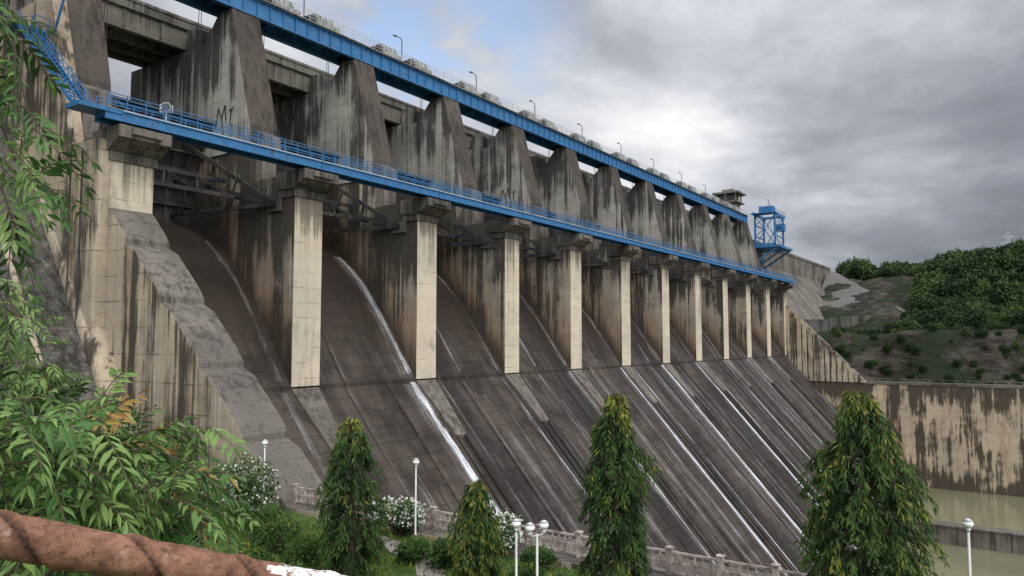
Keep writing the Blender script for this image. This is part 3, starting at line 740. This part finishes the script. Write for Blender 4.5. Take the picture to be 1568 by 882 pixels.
# ------------------------------------------------------------------ sky, sun, camera
w=bpy.data.worlds.new('World'); scn.world=w; w.use_nodes=True; nt=w.node_tree; nt.nodes.clear()
out=nt.nodes.new('ShaderNodeOutputWorld'); bg=nt.nodes.new('ShaderNodeBackground'); bg.inputs[1].default_value=.1; L(nt,bg.outputs[0],out.inputs[0])
sky=nt.nodes.new('ShaderNodeTexSky'); sky.sky_type='NISHITA'; sky.sun_disc=False
SE=math.radians(48); sd=Vector((-.5,-1,0)).normalized(); sdir=Vector((sd.x*math.cos(SE),sd.y*math.cos(SE),math.sin(SE)))
sky.sun_elevation=SE; sky.sun_rotation=math.atan2(sdir.x,sdir.y)
tc=nt.nodes.new('ShaderNodeTexCoord')
def vm(op,a,b=None,o=0):
    n=nt.nodes.new('ShaderNodeVectorMath'); n.operation=op
    for i,v in enumerate((a,b)):
        if v is None: continue
        if isinstance(v,(tuple,Vector)): n.inputs[i].default_value=tuple(v)
        else: L(nt,v,n.inputs[i])
    return n.outputs[o]
def mt(op,a,b=0.0,clamp=False):
    n=nt.nodes.new('ShaderNodeMath'); n.operation=op; n.use_clamp=clamp
    for i,v in enumerate((a,b)):
        if isinstance(v,(int,float)): n.inputs[i].default_value=v
        else: L(nt,v,n.inputs[i])
    return n.outputs[0]
def mr(v,a,b,c=0.,d_=1.):
    n=nt.nodes.new('ShaderNodeMapRange'); n.interpolation_type='SMOOTHSTEP'; L(nt,v,n.inputs[0])
    for i,x in enumerate((a,b,c,d_)): n.inputs[i+1].default_value=x
    return n.outputs[0]
def mx(f,a,b):
    n=nt.nodes.new('ShaderNodeMix'); n.data_type='RGBA'
    for i,v in((0,f),(6,a),(7,b)):
        if isinstance(v,(int,float)): n.inputs[i].default_value=v
        elif isinstance(v,tuple): n.inputs[i].default_value=(*v,1)
        else: L(nt,v,n.inputs[i])
    return n.outputs[2]
dirv=vm('NORMALIZE',tc.outputs['Generated'])
sp=nt.nodes.new('ShaderNodeSeparateXYZ'); L(nt,dirv,sp.inputs[0])
zz=mt('ADD',mt('MAXIMUM',sp.outputs[2],0.0),.22)
cb=nt.nodes.new('ShaderNodeCombineXYZ'); L(nt,mt('DIVIDE',sp.outputs[0],zz),cb.inputs[0]); L(nt,mt('DIVIDE',sp.outputs[1],zz),cb.inputs[1]); cb.inputs[2].default_value=3.3
def ns(sc,det,ro,dist=0):
    n=nt.nodes.new('ShaderNodeTexNoise'); n.inputs['Scale'].default_value=sc; n.inputs['Detail'].default_value=det; n.inputs['Roughness'].default_value=ro; n.inputs['Distortion'].default_value=dist
    L(nt,cb.outputs[0],n.inputs['Vector']); return n.outputs['Fac']
n1=ns(1.1,9,.55,.3); n2=ns(.45,5,.5); n3=ns(3.4,9,.62,.25)
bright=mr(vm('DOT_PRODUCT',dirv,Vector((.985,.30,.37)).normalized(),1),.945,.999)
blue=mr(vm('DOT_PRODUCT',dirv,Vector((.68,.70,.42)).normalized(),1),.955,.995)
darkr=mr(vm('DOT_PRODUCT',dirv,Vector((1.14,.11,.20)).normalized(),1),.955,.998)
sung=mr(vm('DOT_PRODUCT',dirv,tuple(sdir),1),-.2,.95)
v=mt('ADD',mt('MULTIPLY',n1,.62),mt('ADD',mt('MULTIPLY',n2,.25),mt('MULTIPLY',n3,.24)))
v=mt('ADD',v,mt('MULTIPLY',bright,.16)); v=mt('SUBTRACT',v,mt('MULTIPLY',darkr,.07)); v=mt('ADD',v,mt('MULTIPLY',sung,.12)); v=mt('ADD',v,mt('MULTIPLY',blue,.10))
rp=nt.nodes.new('ShaderNodeValToRGB'); L(nt,v,rp.inputs[0]); e=rp.color_ramp.elements
e[0].position=.40; e[0].color=(.19,.205,.24,1); e[1].position=.79; e[1].color=(1,1,1,1)
x=e.new(.51); x.color=(.29,.31,.355,1); x=e.new(.60); x.color=(.44,.46,.51,1); x=e.new(.69); x.color=(.68,.7,.74,1)
cl=vm('SCALE',rp.outputs[0]); cl.node.inputs['Scale'].default_value=10.5
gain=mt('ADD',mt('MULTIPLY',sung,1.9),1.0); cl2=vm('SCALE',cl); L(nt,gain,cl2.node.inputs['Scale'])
skyb=vm('SCALE',sky.outputs[0]); skyb.node.inputs['Scale'].default_value=2.8
bf=mt('MULTIPLY',blue,mr(mt('ADD',mt('MULTIPLY',n1,.55),mt('MULTIPLY',n3,.45)),.54,.44),True)
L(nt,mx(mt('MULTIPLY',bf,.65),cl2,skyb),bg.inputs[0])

sl=bpy.data.lights.new('sun','SUN'); sl.energy=1.3; sl.angle=math.radians(20); sl.color=(1,.94,.85); so=bpy.data.objects.new('sun',sl); scn.collection.objects.link(so)
so.rotation_euler=(-sdir).to_track_quat('-Z','Y').to_euler()
cam=bpy.data.cameras.new('camera'); co=bpy.data.objects.new('camera',cam); scn.collection.objects.link(co); scn.camera=co
cam.lens=26.0; cam.sensor_width=36; cam.clip_start=.05; cam.clip_end=9000
co.location=(0,0,0); co.rotation_euler=(math.radians(94.0),0,math.radians(34.74-90))
scn.view_settings.view_transform='Standard'; scn.view_settings.look='None'; scn.view_settings.exposure=0
